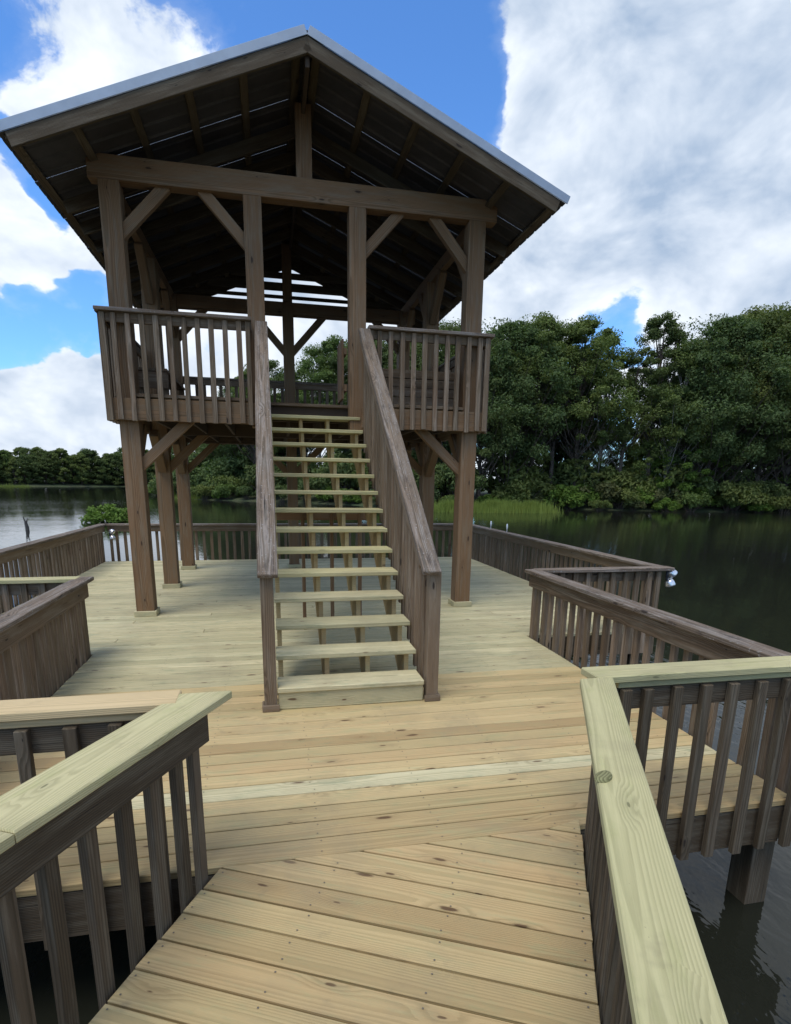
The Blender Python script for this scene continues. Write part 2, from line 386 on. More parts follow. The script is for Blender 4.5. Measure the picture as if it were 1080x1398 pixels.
def rim(A, B, parent, mat='shaded_wood'):
    beam('rim_joist', (A[0], A[1], sum(RZ)/2), (B[0], B[1], sum(RZ)/2), .038, RZ[0]-RZ[1], mat, parent)
e = .03
rim((XL+e, YM+e, 0), (XL+e, YB-e, 0), deck); rim((XR-e, YM+e, 0), (XR-e, YB-e, 0), deck)
rim((XL+.06, YB-e-.02, 0), (XR-.06, YB-e-.02, 0), deck)
rim((XL+.06, YM+e, 0), (XC0+e-.02, YM+e, 0), deck); rim((XC1-e+.02, YM+e, 0), (XR-.06, YM+e, 0), deck)
rim((XC0+e, YF+e, 0), (XC0+e, YM+.01, 0), deck); rim((XC1-e, YF+e, 0), (XC1-e, YM+.01, 0), deck)
rim((XC0+.06, YF+e, 0), (XC1-.06, YF+e, 0), deck)
for x in np.arange(-3.5, 3.8, .61):
    y0 = YF+.1 if XC0+.1 < x < XC1-.1 else YM+.1
    beam('floor_joist', (x, y0, -.17), (x, YB-.12, -.17), .038, .23, 'old_wood', deck)
for x, y in [(XL+.15, 5.3), (XL+.15, 1.8), (XL+.15, YM+.16), (XC0+.13, YM+.2), (XC0+.13, YF+.16), (-.75, YF+.18), (0, 5.3), (0, 1.8), (XR-.15, 5.3), (XR-.15, 1.8), (XR-.15, YM+.16), (XC1-.13, YM+.2), (XC1-.06, YF+.16), (.95, YF+.18), (XC1-.13, -3.4), (XC0+.13, -3.4)]:
    post('piling', x, y, -3.1, -.285, .15, .15, 'shaded_wood', deck)

# ------------------------------------------------------------------ boardwalk that meets the deck at an angle
ANG = R(26.5)
BU = Vector((math.sin(ANG), math.cos(ANG), 0)); BV = Vector((math.cos(ANG), -math.sin(ANG), 0))
BO = Vector((-.79, -5.262, 0))                            # left edge where it meets the deck
BW = 1.62
walk = empty('boardwalk', (BO.x, BO.y, 0), kind='structure')
def lay_boardwalk():
    """each board runs along BV; those that would cross the deck's front board are cut on its line"""
    yl = YF-.002; k = 0
    s = .93
    while s > -4.6:
        a0, a1 = 0., BW
        w = PITCH-.0085-random.random()*.004
        lo, hi = s-w/2, s+w/2
        def cut(sv):                                       # smallest along-board parameter that is south of the deck edge
            return max(0., (BO.y+BU.y*sv-yl)/(-BV.y))
        c0, c1 = cut(lo), cut(hi)
        if c0 < BW-.01:
            c1 = min(c1, BW-.004); x1 = BW+jit(.006); x0 = jit(.005)
            mid = BO+BU*s+BV*((c0+BW)/2)
            top, bot = 0+jit(.001), -BT
            poly = [(max(c0, x0), lo), (x1, lo), (x1, hi), (max(c1, x0), hi)]
            M = Matrix((BV, BU, Vector((0, 0, 1)))).transposed().to_4x4(); M.translation = mid
            cx = (c0+BW)/2
            c = .003
            ctr = (sum(p[0] for p in poly)/4, sum(p[1] for p in poly)/4)
            ins = [(p[0]+c*(1 if p[0] < ctr[0] else -1), p[1]+c*(1 if p[1] < ctr[1] else -1)) for p in poly]
            V = [(p[0]-cx, p[1]-s, bot) for p in poly]+[(p[0]-cx, p[1]-s, top-c) for p in poly]+[(p[0]-cx, p[1]-s, top) for p in ins]
            V = [(v[0], v[1], v[2]) for v in V]
            F = [(3, 2, 1, 0), (8, 9, 10, 11)]+[(i, (i+1) % 4, 4+(i+1) % 4, 4+i) for i in range(4)]+[(4+i, 4+(i+1) % 4, 8+(i+1) % 4, 8+i) for i in range(4)]
            if c0 < x1-.02: link('board', mesh_from('board', V, F, 'new_wood_tan'), M, walk)
        s -= PITCH; k += 1
lay_boardwalk()
def bw(a, s, z=0.): v = BO+BV*a+BU*s; return (v.x, v.y, z)
for a, s1 in ((.03, -.02), (BW-.03, .72)):
    A, B = bw(a, -4.6, sum(RZ)/2), bw(a, s1, sum(RZ)/2); beam('rim_joist', A, B, .038, RZ[0]-RZ[1], 'old_wood', walk)
for a in (.5, 1.05): beam('floor_joist', bw(a, -4.6, -.17), bw(a, -.1+.35*(a > 1), -.17), .038, .23, 'old_wood', walk)
for a in (.16, BW-.16):
    for s in (-1.4, -3.6): q = bw(a, s); post('piling', q[0], q[1], -3.1, -.285, .14, .14, 'old_wood', walk)

def screws(parent, spots):
    V = []; F = []
    for x, y in spots:
        b = len(V)
        for k in range(6): a = k*math.pi/3; V.append((x+.0042*math.cos(a), y+.0042*math.sin(a), .0019))
        F.append(tuple(range(b, b+6)))
    tag(link('screw_heads', mesh_from('screw_heads', V, F, 'nail_steel'), Matrix(), parent), kind='stuff')
sp = []
for i in range(26):
    for x in np.arange(-2.28+.12, XC1-.05, .61):
        for o in (-.042, .042): sp.append((x+jit(.012), YF+PITCH*(i+.5)+o+jit(.006)))
screws(deck, sp); sp = []
s_ = .93
while s_ > -4.6:
    for a in (.035, .5, 1.05, BW-.035):
        for o in (-.042, .042):
            q = bw(a+jit(.01), s_+o+jit(.006))
            if q[1] < YF-.02: sp.append(q[:2])
    s_ -= PITCH
screws(walk, sp)

# ------------------------------------------------------------------ railings
RT_Z = .78
def railing(A, B, out, label, cap='old_cap', top=RT_Z, z0=-.27, capw=.16, ext=(0, 0), pitch=.155, bw_=.06, sub=False, mat='old_wood', railh=.12, posts=(), base=0., group=None, capoff=0., skip=(), cutcap=None, suboff=.0):
    """A-B: line of the rail on plan, out: unit vector to the outer side; balusters hang on the outer face"""
    A, B, out = Vector((*A, 0)), Vector((*B, 0)), Vector((*out, 0)); u = (B-A).normalized(); L = (B-A).length
    mid = (A+B)/2
    t = empty('railing', (mid.x, mid.y, base), label, 'railing', group)
    ct = .038
    ca, cb = A-u*ext[0]+out*capoff, B+u*ext[1]+out*capoff; z = top-ct/2
    if cutcap is None: beam('cap_rail', (ca.x, ca.y, z), (cb.x, cb.y, z+jit(.003)), capw, ct, cap, t, b=.005)
    else:                                                  # far end sawn along a line of constant y
        for s0, s1 in cutcap['pieces']:
            c0 = ca+u*s0; M = Matrix((u, -out, Vector((0, 0, 1)))).transposed().to_4x4()
            if M.determinant() < 0: M = Matrix((u, out, Vector((0, 0, 1)))).transposed().to_4x4()
            side = Vector((M[0][1], M[1][1], 0)); ends = []
            for sd_ in (-1, 1):
                e0 = c0+side*sd_*capw/2; ends.append((cutcap['y']-e0.y)/u.y if s1 is None else s1-s0)
            lm = max(ends)/2; M.translation = c0+u*lm+Vector((0, 0, z)); h = ct/2; q = capw/2; c = .005
            base_ = [(-lm, -q), (ends[0]-lm, -q), (ends[1]-lm, q), (-lm, q)]; ins = [(-lm+c, -q+c), (ends[0]-lm-c, -q+c), (ends[1]-lm-c, q-c), (-lm+c, q-c)]
            Vc = [(*p, -h+c) for p in base_]+[(*p, h-c) for p in base_]+[(*p, h) for p in ins]+[(*p, -h) for p in ins]
            Fc = [(8, 9, 10, 11), (15, 14, 13, 12)]+[(i, (i+1) % 4, 4+(i+1) % 4, 4+i) for i in range(4)]+[(4+i, 4+(i+1) % 4, 8+(i+1) % 4, 8+i) for i in range(4)]+[(12+i, 12+(i+1) % 4, (i+1) % 4, i) for i in range(4)]
            link('cap_rail', mesh_from('cap_rail', Vc, Fc, cap), M, t)
    zt = top-ct-.001
    if sub:
        p, q = A+out*suboff, B+out*suboff; beam('sub_rail', (p.x, p.y, zt-.017), (q.x, q.y, zt-.017), .10, .034, cap, t); zt -= .035
    p, q = A-out*.021, B-out*.021
    beam('top_rail', (p.x, p.y, zt-railh/2), (q.x, q.y, zt-railh/2), .038, railh, mat, t)
    n = max(2, int(round(L/pitch))); st = L/n
    for i in range(n+1):
        if i in skip: continue
        s = min(max(i*st, .045), L-.045)
        c = A+u*s+out*.0195+u*jit(.006)
        lean = u*jit(.006)
        beam('baluster', (c.x+lean.x, c.y+lean.y, z0+jit(.012)), (c.x, c.y, zt-.003-random.random()*.004), bw_*random.uniform(.93, 1.05), .0365, mat, t, up=tuple(out), b=.003)
    for s in posts:
        c = A+u*s-out*.088; beam('rail_post', (c.x, c.y, base+.002), (c.x, c.y, top-ct-.002), .09, .09, mat, t, up=tuple(out))
    return t
O = .012      # balusters sit just outside the rim
railing((XL-O, YM+.03), (XL-O, YB-.02), (-1, 0), 'weathered long side railing on the open-lake side, ending at the pier corner by the bush', ext=(.02, .08))
railing((XR+O, YM+.03), (XR+O, YB-.02), (1, 0), 'weathered long side railing facing the wooded shore, with white stakes on its cap', ext=(.06, .08))
railing((XL+.08, YB+O), (XR-.08, YB+O), (0, 1), 'weathered railing across the far end of the deck behind the tower', pitch=.16, bw_=.06)
railing((XC1+.05, YM-O), (XR+.0, YM-O), (0, -1), 'short old railing with silver twin floodlight hung at its end', ext=(.0, .12), z0=-.28)
railing((XL-.0, YM-O), (XC0-.05, YM-O), (0, -1), 'short railing with pale new cap stepping out from old side railing', cap='new_cap', ext=(.08, .0), z0=-.28)
railing((XC1+O, YF-.02), (XC1+O, YM-.02), (1, 0), 'weathered brown railing with heavy old cap beside the stair foot, toward the wooded shore', ext=(0, .05), pitch=.15, bw_=.055, railh=.15)
railing((XC0-O, YF-.02), (XC0-O, YM-.02), (-1, 0), 'weathered brown railing with grey splintered cap on the open-lake side of the stairs', ext=(0, .08), pitch=.125, bw_=.085, railh=.15)
railing((1.13, YF-O), (XC1+.10, YF-O), (0, -1), 'front deck railing with pale new cap meeting the knotty boardwalk cap', cap='new_cap', sub=True, ext=(0.13, .1), capoff=-.045, pitch=.168, bw_=.052, top=.825, suboff=-.035, mat='shaded_wood')
railing((XC0-.10, YF-O), (-.98, YF-O), (0, -1), 'front deck railing with orange-tan new cap on the open-lake side', cap='new_cap_tan', sub=True, ext=(.1, .06), capoff=-.045, pitch=.168, bw_=.052, top=.825, suboff=-.035, mat='shaded_wood')
pE0, pE1 = bw(BW+.010, -4.55), bw(BW+.010, .73)
railing(pE0[:2], pE1[:2], (BV.x, BV.y), 'boardwalk railing whose pale new cap bears a raised green knot', cap='new_cap', ext=(0, .14), capoff=-.010, z0=-.30, pitch=.135, bw_=.052, railh=.13, capw=.155, top=.825, mat='shaded_wood', cutcap=dict(y=-5.318, pieces=[(0, None)]))
pF0, pF1 = bw(-.010, -4.55), bw(-.010, -.07)
rF = railing(pF0[:2], pF1[:2], (-BV.x, -BV.y), 'boardwalk railing with mitred greenish new cap split by a butt joint', cap='new_cap', ext=(0, .22), capoff=.04, z0=-.33, pitch=.152, bw_=.052, railh=.13, capw=.195, top=.825, mat='shaded_wood', cutcap=dict(y=-5.20, pieces=[(0, 3.55), (3.554, None)]))

# ------------------------------------------------------------------ lookout tower
W2, PW = 2.229, .215
FZ = 2.70                                                 # upper floor
tower = empty('lookout_tower', (0, 2.1, 0), 'brown timber lookout tower with tin gable roof standing on the pier', 'tower')
PX = W2-PW/2
ROWS = [PW/2, 2.02+PW/2, 4.04+PW/2]
BEAM_Z0, BEAM_Z1 = 4.885, 5.125
def collar(p, x, y):
    c = .027; h = .07; w = PW/2+c/2+.001
    for dx, dy, ln, ax in ((0, -w, PW+2*c, 0), (0, w, PW+2*c, 0), (-w, 0, PW-.004, 1), (w, 0, PW-.004, 1)):
        A = (x+dx-(ln/2 if ax == 0 else 0), y+dy-(ln/2 if ax else 0), h/2+.001); B = (x+dx+(ln/2 if ax == 0 else 0), y+dy+(ln/2 if ax else 0), h/2+.001)
        beam('trim_board', A, B, c, h, 'new_wood_green', p)
for r, y in enumerate(ROWS):
    for sx in (-1, 1):
        p = post('post', sx*PX, y, .001, BEAM_Z0 if r != 1 else 4.79, PW, PW, 'post_wood', tower); collar(p, sx*PX, y)
p = post('post', -.08, ROWS[2], .001, BEAM_Z0, PW*.92, PW*.92, 'post_wood', tower); collar(p, -.08, ROWS[2])
M1X, M2X = -.60, .62
for x in (M1X, M2X): post('post', x, PW/2, 2.36, BEAM_Z0, .205, .205, 'post_wood', tower)
# tie beams at the gables, plates along the eaves
beam('tie_beam', (-2.33, .09, (BEAM_Z0+BEAM_Z1)/2), (2.37, .09, (BEAM_Z0+BEAM_Z1)/2), .17, BEAM_Z1-BEAM_Z0, 'post_wood', tower)
beam('tie_beam', (-2.33, ROWS[2], 4.79), (2.33, ROWS[2], 4.79), .17, .21, 'post_wood', tower)
for sx in (-1, 1): beam('eave_plate', (sx*PX, -.55, 4.96+.0), (sx*PX, 4.75, 4.96), .085, .15, 'post_wood', tower) if False else None
post('king_post', 0, .09, BEAM_Z1, 5.86, .18, .15, 'post_wood', tower)
post('king_post', -.08, ROWS[2], 4.90, 5.85, .17, .15, 'post_wood', tower)
def brace(x0, z0, x1, z1, y, mat='post_wood', w=.085, t=.12):
    ex = Vector((x1-x0, z1-z0)).normalized()*.085; x1 += ex.x; z1 += ex.y; x0 -= ex.x*.6; z0 -= ex.y*.6    # ends housed in post and beam
    beam('brace', (x0, y, z0), (x1, y, z1), w, t, mat, tower, up=(-(z1-z0), 0, x1-x0))
yf = PW/2
# upper knee braces, front and back
k = .40
brace(-PX+PW/2-.04, 4.885-.50, -PX+PW/2+.42, 4.885-.03, yf); brace(M1X-.10+.04, 4.885-.50, M1X-.10-.40, 4.885-.03, yf)
brace(M2X+.10-.04, 4.885-.48, M2X+.10+.38, 4.885-.03, yf); brace(PX-PW/2+.04, 4.885-.52, PX-PW/2-.40, 4.885-.03, yf)
for sx in (-1, 1):
    brace(-.08+sx*.08, 4.685-.62, -.08+sx*.62, 4.685-.02, ROWS[2]); brace(sx*(PX-PW/2+.03), 4.685-.5, sx*(PX-PW/2-.42), 4.685-.02, ROWS[2])
    for r in (1,):
        for sy in (-1, 1):
            beam('brace', (sx*PX, ROWS[r]+sy*.09, 4.22), (sx*PX, ROWS[r]+sy*.62, 4.80), .11, .14, 'post_wood', tower, up=(0, -.58*sy, .53))
    beam('brace', (sx*PX, ROWS[0]+.09, 4.22), (sx*PX, ROWS[0]+.66, 4.80), .11, .14, 'post_wood', tower, up=(0, -.58, .55))
    beam('brace', (sx*PX, ROWS[2]-.09, 4.22), (sx*PX, ROWS[2]-.66, 4.80), .11, .14, 'post_wood', tower, up=(0, .58, .55))
    beam('eave_plate', (sx*PX, PW+.004, 4.875), (sx*PX, ROWS[2]+.10, 4.875), .09, .17, 'post_wood', tower)
# lower braces and floor framing
for r, y in enumerate(ROWS):
    for sx in (-1, 1):
        brace(sx*(PX-PW/2+.04), 1.86, sx*(PX-PW/2-.52), 2.38, y)
        for sy in ((1,), (1, -1), (-1,))[r]:
            beam('brace', (sx*PX, y+sy*.07, 1.86), (sx*PX, y+sy*.60, 2.36), .12, .14, 'post_wood', tower, up=(0, -.5*sy, .53))
for sx in (-1, 1): brace(-.08+sx*.08, 1.86, -.08+sx*.58, 2.36, ROWS[2])
JZ = (2.385, 2.63)
FY0, FY1 = -.055, 4.35
for y in (ROWS[1], ROWS[2]): beam('floor_beam', (-PX+PW/2+.002, y, 2.50), (PX-PW/2-.002, y, 2.50), .14, .24, 'under_wood', tower)
for sx in (-1, 1):
    beam('floor_beam', (sx*(W2+.055), FY0+.02, (JZ[0]+JZ[1])/2), (sx*(W2+.055), FY1, (JZ[0]+JZ[1])/2), .045, JZ[1]-JZ[0], 'old_wood', tower)
beam('rim_joist', (-W2-.08, FY0, (JZ[0]+JZ[1])/2), (-.52, FY0, (JZ[0]+JZ[1])/2), .045, JZ[1]-JZ[0], 'post_wood', tower)
beam('rim_joist', (.66, FY0, (JZ[0]+JZ[1])/2), (W2+.08, FY0, (JZ[0]+JZ[1])/2), .045, JZ[1]-JZ[0], 'post_wood', tower)
beam('rim_joist', (-W2-.03, FY1-.02, (JZ[0]+JZ[1])/2), (W2+.03, FY1-.02, (JZ[0]+JZ[1])/2), .045, JZ[1]-JZ[0], 'old_wood', tower)
beam('stair_header', (-.52, .30, 2.565), (.66, .30, 2.565), .045, .20, 'under_wood', tower)
for x in np.arange(-1.85, 1.9, .41):
    y0 = .34 if -.56 < x < .70 else -.03
    for ya, yb in ((y0, ROWS[1]-.075), (ROWS[1]+.075, ROWS[2]-.075)):
        beam('floor_joist', (x, ya, 2.51), (x, yb, 2.51), .038, .22, 'under_wood', tower)
y = FY0+.06
while y < FY1:
    segs = [(-W2-.07, -.52), (.66, W2+.07)] if y < .27 else [(-W2-.07, W2+.07)]
    if y < PW+.03: segs = [(-PX+PW/2+.004, M1X-.105), (M2X+.107, PX-PW/2-.004)] if y > -.0 else segs
    for a, b in segs:
        if any(abs(y-q) < PW/2+.07 for q in ROWS[1:]): a, b = -PX+PW/2+.004, PX-PW/2-.004
        beam('floor_board', (a, y, 2.668), (b, y, 2.668), .138, .036, 'old_wood', tower)
    y += .1435
# roof
RY0, RY1, RX, RIDGE, SL = -.80, 4.95, 2.86, 6.005, .407
def rz(x): return RIDGE-SL*abs(x)
sa = math.atan(SL); ct_, st_ = math.cos(sa), math.sin(sa)
def slope_pt(sx, s, y, off=0.):                           # s metres down the slope from the ridge, off above the surface
    return (sx*(s*ct_+off*st_), y, RIDGE-s*st_+off*ct_)
SLEN = RX/ct_
for sx in (-1, 1):
    nrm = (sx*st_, 0, ct_)
    for y in (RY0+.019,):                                  # barge board under the rake trim
        beam('barge_board', slope_pt(sx, .005, y, -.075), slope_pt(sx, SLEN-.04, y, -.075), .038, .13, 'shaded_wood', tower, up=nrm)
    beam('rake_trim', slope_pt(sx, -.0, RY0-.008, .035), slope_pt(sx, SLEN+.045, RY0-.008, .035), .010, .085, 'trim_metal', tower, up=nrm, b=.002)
    beam('barge_board', slope_pt(sx, .005, RY1-.019, -.13), slope_pt(sx, SLEN-.04, RY1-.019, -.13), .038, .24, 'shaded_wood', tower, up=nrm)
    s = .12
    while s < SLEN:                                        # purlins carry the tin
        beam('purlin', slope_pt(sx, s, RY0+.042, -.029), slope_pt(sx, s, RY1-.042, -.029), .085, .038, 'shaded_wood', tower, up=nrm); s += .58 if s < 2.3 else .59
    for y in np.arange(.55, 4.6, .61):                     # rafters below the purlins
        beam('rafter', slope_pt(sx, .02, y, -.122), slope_pt(sx, SLEN-.10, y, -.122), .038, .14, 'shaded_wood', tower, up=nrm)
    # ribbed tin sheets; open slits between them imitate light glinting on the ribs
    y = RY0+.002; wsheet = .92; npan = 0
    prof = []
    for kx in range(4):
        b0 = kx*.23; prof += [(b0, 0), (b0+.085, 0), (b0+.10, .02), (b0+.125, .02), (b0+.14, 0)]
    prof.append((.92, 0))
    while y < RY1-.05:
        pr = [(min(a, RY1-y-.002), h) for a, h in prof if a < RY1-y]
        if pr[-1][0] < min(.92, RY1-y-.002)-.003: pr.append((min(.92, RY1-y-.002), 0))
        pts = pr+[(a, h-.0022) for a, h in reversed(pr)]
        lo, hi = -.012, SLEN+.03+jit(.006)
        org = Vector(slope_pt(sx, 0, y, -.004)); dirv = Vector((sx*ct_, 0, -st_)); nv = Vector(nrm)
        V = [org+dirv*lo+Vector((0, a, 0))+nv*h for a, h in pts]+[org+dirv*hi+Vector((0, a, 0))+nv*h for a, h in pts]
        V = [v-org for v in V]; n = len(pts)
        F = [tuple(range(n))[::-1], tuple(range(n, 2*n))]+[(i, (i+1) % n, n+(i+1) % n, n+i) for i in range(n)]
        me = mesh_from('roof_sheet', V, F, 'roof_metal'); me.materials.append(MATS['roof_backing'])   # darker brown-black on the back of the tin
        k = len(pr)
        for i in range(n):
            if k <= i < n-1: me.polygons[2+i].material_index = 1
        link('roof_sheet', me, Matrix.Translation(org), tower)
        y += wsheet+.003
beam('ridge_beam', (0, RY0+.045, 5.84), (0, RY1-.045, 5.84), .045, .17, 'under_wood', tower)
rc = [(-.16, RIDGE-.16*SL+.026), (0, RIDGE+.03), (.16, RIDGE-.16*SL+.026), (.16, RIDGE-.16*SL+.022), (0, RIDGE+.0265), (-.16, RIDGE-.16*SL+.022)]
Vr = [(x, RY0-.01, z-RIDGE) for x, z in rc]+[(x, RY1+.01, z-RIDGE) for x, z in rc]
link('ridge_cap', mesh_from('ridge_cap', Vr, [tuple(range(6)), tuple(range(6, 12))[::-1]]+[(i, 6+i, 6+(i+1) % 6, (i+1) % 6) for i in range(6)], 'trim_metal'), Matrix.Translation((0, 0, RIDGE)), tower)
# slats in the far gable
for z0, z1 in ((5.0, 5.06), (5.13, 5.27), (5.335, 5.44), (5.50, 5.80)):
    hw = (RIDGE-.24-z1)/SL+.02
    beam('gable_slat', (-hw-.25, ROWS[2]+.13, (z0+z1)/2), (hw+.25, ROWS[2]+.13, (z0+z1)/2), .03, z1-z0, 'shaded_wood', tower)
# nails / screws along the barge, tiny

# ------------------------------------------------------------------ upper railings
UR = dict(top=3.575, z0=2.38, pitch=.146, bw_=.058, railh=.10, base=FZ, capw=.12, mat='old_wood', cap='old_cap')
yo_ = -.082
railing((-W2-.10, yo_), (M1X-.06, yo_), (0, -1), 'upper balcony railing of slim balusters on the open-lake side of the stairs', ext=(.03, 0), capoff=.02, group=None, **UR)
railing((M2X+.11, yo_), (W2+.10, yo_), (0, -1), 'upper balcony railing of slim balusters with plank bench back behind it', ext=(0, .03), capoff=.02, **UR)
railing((-W2-.085, -.06), (-W2-.085, 4.33), (-1, 0), 'upper balcony side railing on the open-lake side of the tower', **UR)
railing((W2+.085, -.06), (W2+.085, 4.33), (1, 0), 'upper balcony side railing facing the wooded shore', **UR)
railing((-W2-.0, 4.36), (W2+.0, 4.36), (0, 1), 'upper balcony railing across the back of the tower', **UR)
# bench with plank back, seen from behind through the balusters
bench = empty('bench', (1.45, .4, FZ), 'plank-backed wooden bench behind the balcony balusters', 'bench')
for i in range(4): beam('back_plank', (.80, PW+.04+.012*i*0, 2.715+.055+i*.113), (2.0, PW+.04, 2.715+.055+i*.113), .028, .104, 'old_wood', bench)
for x in (.86, 1.94):
    post('leg', x, PW+.085, 2.69, 3.14, .06, .05, 'old_wood', bench); post('leg', x, .66, 2.69, 3.09, .06, .06, 'old_wood', bench)
for i in range(3): beam('seat_plank', (.80, .36+.13*i, 3.11), (2.0, .36+.13*i, 3.11), .12, .035, 'old_wood', bench)
bench2 = empty('bench', (-1.9, 1.2, FZ), 'low wooden bench along the balcony rail on the open-lake side', 'bench')
for i in range(3): beam('seat_plank', (-2.02+.13*i, .32, 3.02), (-2.02+.13*i, 1.9, 3.02), .12, .035, 'old_wood', bench2)
beam('end_plank', (-2.08, .34, 2.90), (-1.70, .34, 2.90), .03, .19, 'old_wood', bench2)
for y in (.40, 1.84):
    for x in (-2.04, -1.74): post('leg', x, y, 2.69, 3.0, .07, .07, 'old_wood', bench2)
# little gate swung open beside the stair head
gate = empty('stair_gate', (.50, .3, FZ), 'narrow tan-brown slatted gate swung open at the stair head', 'gate')
for i in range(4): post('slat', .455, .26+i*.13, 2.76, 3.48, .03, .10, 'post_wood', gate)
for z in (2.90, 3.34): beam('gate_rail', (.4905, .22, z), (.4905, .70, z), .038, .08, 'post_wood', gate)

# ------------------------------------------------------------------ staircase
RISE, RUN, YS, SXL, SXR = .18, .2648, -3.452, -.505, .647
stair = empty('staircase', (.07, -1.8, 0), 'open-riser wooden staircase with pale new treads rising to the tower', 'staircase')
for i in range(1, 15):
    y0 = YS+(i-1)*RUN; z = i*RISE
    xl, xr = (SXL, SXR) if i < 9 else (SXL+.0, SXR)
    mt = 'new_wood_green' if i < 5 else 'new_cap'
    tr = beam('tread', (xl+jit(.006), y0+.14, z-.02), (xr+jit(.006), y0+.14+jit(.004), z-.02), .282, .040, mt, stair, b=.005)
    if i == 1: beam('riser_board', (xl+.004, y0+.035, .071), (xr-.004, y0+.035, .071), .038, .138, 'new_wood_green', tr)
for x in (SXL+.030, -.10, .24, SXR-.075):
    poly = []
    for i in range(1, 15):
        yy = YS+(i-1)*RUN+.060; poly += [(yy, (i-1)*RISE-.041 if i > 1 else .002), (yy, i*RISE-.041)]
    yt = YS+14*RUN+.05; poly += [(min(yt, .27), 14*RISE-.041), (min(yt, .27), 14*RISE-.30), (YS+.45, .002)]
    st = prism('stringer', poly, x-.019, x+.019, 'new_wood_tan', stair)
for x in (-.16, .17, .50): beam('support_post', (x, -.95, .001), (x, -.95, 1.42), .085, .038, 'post_wood', stair, up=(1, 0, 0))
beam('support_beam', (-.49, -.90, 1.34), (.63, -.90, 1.34), .038, .12, 'post_wood', stair)
# side rails
NY = YS-.0
zc0, zc1, yc0, yc1 = 1.03, 3.50, NY-.05, -.145
sl = Vector((0, yc1-yc0, zc1-zc0)).normalized(); upn = Vector((0, -sl.z, sl.y))
for sx, x0, xc in ((-1, -.560, -.55), (1, .715, .675)):
    nw = post('newel_post', x0, NY+.045, .001, 1.035+.01, .095, .095, 'old_wood', stair)
    for dx, dy, w, d in ((0, -.056, .13, .018), (-.056 if sx < 0 else .056, 0, .018, .092)):
        beam('base_trim', (x0+dx-w/2, NY+.045+dy, .028), (x0+dx+w/2, NY+.045+dy, .028), d, .052, 'old_wood', nw)
    beam('hand_rail', (xc, yc0, zc0+.02), (xc+.0, yc1, zc1+.02), .145, .040, 'old_cap', stair, up=tuple(upn), b=.006)
    lo = sl*.10
    xi = xc-sx*.03
    o2 = -upn*.075
    beam('under_rail', (xi, yc0+.16+o2.y, zc0+.16*sl.z/sl.y+o2.z), (xi, yc1+o2.y-.01, zc1+o2.z-.01), .038, .085, 'old_wood', stair, up=tuple(upn))
    n = 25
    for j in range(n):
        y = NY+.20+j*(.12-.155+3.30)/n*.985
        ztop = zc0+(y-yc0)*sl.z/sl.y-.028; zb = max(.05, (y-YS)/RUN*RISE-.16)
        if sx < 0: xb = xc-.012
        else: xb = xc+.012
        post('baluster', xb, y+jit(.004), zb, ztop, .036, .048, 'old_wood', stair)
    # skirt board the balusters are nailed to
    xb = (SXL-.024) if sx < 0 else (SXR+.004)
    
# ------------------------------------------------------------------ fittings on the rails
def floodlight(loc, rz_, label):
    t = empty('floodlight', loc, label, 'floodlight', 'twin floodlights on the pier railings'); M0 = Matrix.Translation(loc) @ Matrix.Rotation(rz_, 4, 'Z')
    prof = [(.012, .05), (.034, .045), (.050, .02), (.058, -.015), (.060, -.03), (.052, -.034), (.048, -.022)]
    V, F = lathe(prof, 16)
    key = 'flood_head'
    if key not in MESH: MESH[key] = mesh_from(key, V, F, 'lamp_silver', True)
    V2, F2 = lathe([(.016, -.05), (.016, .05)], 10)
    if 'flood_arm' not in MESH: MESH['flood_arm'] = mesh_from('arm', V2, F2, 'lamp_dark', True)
    for dx, dz, ry in ((.035, -.03, .9), (.03, -.15, .35)):
        link('lamp_head', MESH[key], M0 @ Matrix.Translation((dx+.02, 0, dz)) @ Matrix.Rotation(-ry, 4, 'Y'), t)
    link('bracket', MESH['flood_arm'], M0 @ Matrix.Translation((0, 0, -.055)) @ Matrix.Scale(1.3, 4, (0, 0, 1)), t)
floodlight((4.115, -1.672, .735), 0, 'silver twin floodlight hanging from the tip of the short old railing')
floodlight((3.87, 5.33, .66), R(200), 'silver twin floodlight at the far deck corner toward the wooded shore')
floodlight((-3.80, 5.33, .66), R(-20), 'silver twin floodlight at the far deck corner toward the open lake')
def stake(x, y, label):
    V, F = lathe([(.009, 0), (.009, .06), (.016, .075), (.019, .11), (.014, .15), (.004, .165)], 8)
    if 'stake' not in MESH: MESH['stake'] = mesh_from('stake', V, F, 'white_plastic', True)
    tag(link('white_stake', MESH['stake'], Matrix.Translation((x, y, RT_Z+.001))), label, 'stake', 'white stakes on the side railing')
stake(4.03, 3.92, 'slim white stake on the side rail cap, closer to the far deck corner')
stake(4.05, 3.10, 'slim white stake on the side rail cap, farther from the far deck corner')
# the raised knot on the new cap and the second, flat one
def knot_lump(a, s, rx, ry, h, label, rot):
    c = bw(a, s, RT_Z+.0005); V = []; F = []
    n = 14; rings = [(1., 0), (.93, h*.7), (.7, h), (.3, h*.92)]
    for f, z in rings:
        for k in range(n): an = 2*math.pi*k/n; V.append((rx*f*math.cos(an)*(1+.08*math.sin(3*an)), ry*f*math.sin(an), z))
    for i in range(len(rings)-1):
        for k in range(n): F.append((i*n+k, i*n+(k+1) % n, (i+1)*n+(k+1) % n, (i+1)*n+k))
    F.append(tuple(range((len(rings)-1)*n, len(rings)*n)))
    return V, F, c
wood('knot_wood', (.20, .19, .085), (.28, .265, .125), ring=.45, ringf=160, knotd=0, fine=.5)
railE = [o for o in bpy.data.objects if o.get('label', '').startswith('boardwalk railing whose')][0]
cap_w = [o for o in railE.children if o.name.startswith('cap_rail')][0]
